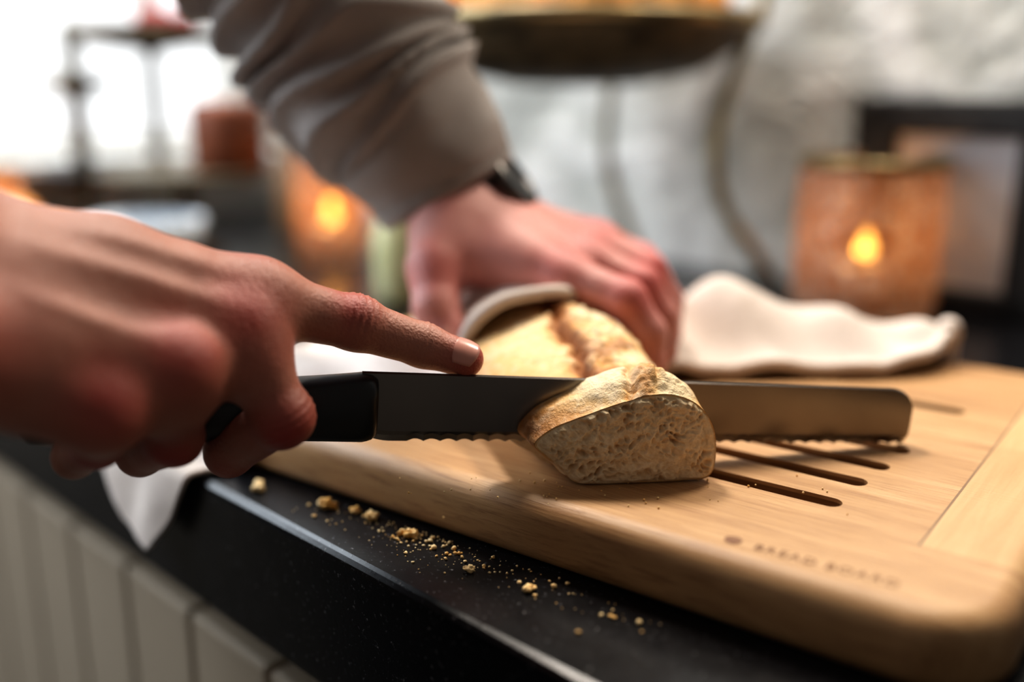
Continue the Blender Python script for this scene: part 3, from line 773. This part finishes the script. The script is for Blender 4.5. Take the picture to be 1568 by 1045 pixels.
lathe('upper_plate',[(0,0),(.07,.001),(.098,.012),(.104,.016),(.098,.016),(.07,.006),(0,.005)],Matrix.Translation((.06,.880,.40)),[BOWL],st,seg=64)
lathe('post',[(0,0),(.005,0),(.004,.08),(.006,.12),(.004,.16),(.005,.235),(0,.235)],Matrix.Translation((.058,.865,.178)),[BRASS],st,seg=16)
bm=bmesh.new()
for i,(x,y) in enumerate([(-.095,-.02),(-.05,-.075),(.0,-.095),(.055,-.075),(.095,-.02),(.05,.05),(-.04,.05),(0,-.03),(-.045,-.01),(.05,-.01),(.015,.02)]):
    M=Matrix.Translation((.055+x,.86+y,.237))@Matrix.Rotation(i*1.1,4,'Z')@Matrix.Diagonal((1.25,.85,.8,1))
    res=bmesh.ops.create_icosphere(bm,subdivisions=4,radius=.027,matrix=M)
    for v in res['verts']:
        q=M.inverted()@v.co; k=1+.10*math.sin(q.x*300)+.08*noise.noise(q*60+V((i,0,0)))
        v.co=M@(q*k)
bm_obj('pastries',bm,[PASTRY])

# ---------------------------------------------------------------- picture frame at right
pf=empty('picture_frame'); pc=V((.357,.792,0)); pa,pn=kn_of(pc); pn=.598
box('backing',(.165,.012,.160),KM(pa,pn+.004,.0815),BLACKGL,pf,.002)
for (dx,dz,w,h) in ((-.064,.0815,.036,.162),(.064,.0815,.036,.162),(0,.149,.165,.027),(0,.0095,.165,.018)):
    box('moulding',(w,.022,h),KM(pa+dx,pn-.002,dz),BLACKGL,pf,.003)
box('card',(.094,.003,.120),KM(pa,pn-.004,.078),CARD,pf)

# ---------------------------------------------------------------- left background things
cs=empty('cake_stand'); Mc=Matrix.Translation((-.335,1.03,0))
lathe('stand',[(0,.001),(.035,.001),(.037,.004),(.012,.012),(.008,.03),(.012,.05),(.008,.070),(.02,.078),(.085,.082),(.088,.089),(.02,.088),(0,.088)],Mc,[BRONZE],cs)
lathe('spiced_cake',[(0,.0885),(.034,.089),(.037,.094),(.0375,.148),(.034,.156),(.015,.158),(0,.157)],Matrix.Translation((-.288,1.03,0)),[CAKE],cs,wob=.02)
et=empty('etagere'); Me=Matrix.Translation((-.485,1.14,0))
lathe('post',[(0,.001),(.045,.001),(.045,.008),(.012,.016),(.010,.160),(.038,.170),(.040,.180),(.010,.184),(.009,.22),(.013,.232),(0,.245)],Me,[BRONZE],et)
lathe('tray',[(0,.068),(.045,.070),(.053,.080),(.050,.082),(.04,.076),(0,.074)],Me,[WATCH],et)
et2=empty('etagere'); Me2=Matrix.Translation((-.407,1.165,0))
lathe('post',[(0,.001),(.05,.001),(.05,.008),(.009,.014),(.008,.208),(.07,.218),(.085,.230),(.083,.236),(.07,.232),(.010,.230),(.009,.28),(0,.285)],Me2,[BRONZE],et2)
bm=bmesh.new()
for i,(x,y) in enumerate([(.03,-.03),(.045,.0),(.012,-.045),(.03,.025),(.02,-.012)]):
    bmesh.ops.create_icosphere(bm,subdivisions=3,radius=.010,matrix=Me2@Matrix.Translation((x,y,.244+.004*(i==4))))
bm_obj('berries',bm,[BERRY],et2)
bw=empty('ceramic_bowl'); lathe('body',[(0,.002),(.022,.002),(.024,.006),(.045,.03),(.052,.055),(.049,.055),(.042,.032),(.02,.01),(0,.009)],Matrix.Translation((-.335,.91,0)),[CERAM],bw)
tr=empty('serving_tray'); lathe('body',[(0,.003),(.075,.003),(.085,.018),(.088,.018),(.08,.001),(0,.001)],Matrix.Translation((-.475,.96,0)),[WATCH],tr)
bm=bmesh.new()
for i,(x,y,z) in enumerate([(-.03,.0,.024),(.02,.03,.024),(.03,-.03,.024),(-.02,-.045,.022),(0,0,.048)]):
    M=Matrix.Translation((-.475+x,.96+y,z))@Matrix.Rotation(i*1.3,4,'Z')@Matrix.Diagonal((1.3,.85,.8,1))
    res=bmesh.ops.create_icosphere(bm,subdivisions=3,radius=.023,matrix=M)
    for v in res['verts']:
        q=M.inverted()@v.co; v.co=M@(q*(1+.15*noise.noise(q*60+V((i,0,0)))))
bm_obj('bread_rolls',bm,[PASTRY],tr)
wj=empty('wooden_canister'); lathe('body',[(0,.001),(.032,.001),(.034,.006),(.034,.085),(.030,.092),(.030,.100),(.036,.102),(.036,.112),(.012,.116),(.010,.128),(0,.130)],Matrix.Translation((-.245,1.20,0)),[simple('turned_wood',(.36,.19,.08),.5,sc=20)],wj)
gb=empty('glass_bottle')
def m_green():
    n=NT('green_glass'); tc=n.tc(); f=n.noise(tc,20); n.col(n.ramp(f,[(.3,(.62,.62,.32)),(.7,(.85,.82,.5))])).rough(.15).set(Transmission_Weight=.3); return n.m
lathe('body',[(0,.001),(.018,.001),(.020,.01),(.020,.06),(.010,.075),(.008,.095),(.010,.098),(.007,.098),(.007,.075),(.017,.058),(.017,.006),(0,.005)],Matrix.Translation((-.092,.80,0)),[m_green()],gb)

# ---------------------------------------------------------------- lights
def area(name,loc,target,size,energy,color,sy=None):
    l=bpy.data.lights.new(name,'AREA'); l.energy=energy; l.color=color; l.size=size
    if sy: l.shape='RECTANGLE'; l.size_y=sy
    o=bpy.data.objects.new(name,l); link(o); o.location=loc
    o.rotation_euler=(V(target)-V(loc)).to_track_quat('-Z','Y').to_euler(); return o
area('window_daylight',K(-1.29,-.18,.67),V((0,.4,.05)),1.4,42,(.80,.90,1.0),1.0)
area('under_cabinet_lamp',V((.30,.66,.62)),V((.06,.38,.03)),.14,3.4,(1,.87,.72))
area('ceiling_lamp',V((-.16,1.02,1.15)),V((0,.45,.05)),.24,15,(1,.91,.80))
w=bpy.data.worlds.new('kitchen_ambient'); scene.world=w; w.use_nodes=True
w.node_tree.nodes['Background'].inputs[0].default_value=(1,.93,.86,1); w.node_tree.nodes['Background'].inputs[1].default_value=.12

# ---------------------------------------------------------------- camera
cam=bpy.data.cameras.new('camera'); co=bpy.data.objects.new('camera',cam); link(co); scene.camera=co
co.location=(0,0,.174); co.rotation_euler=(math.radians(90-14.5),0,0)
cam.lens=35; cam.sensor_width=36; cam.clip_start=.01
cam.dof.use_dof=True; cam.dof.focus_distance=.374; cam.dof.aperture_fstop=1.9
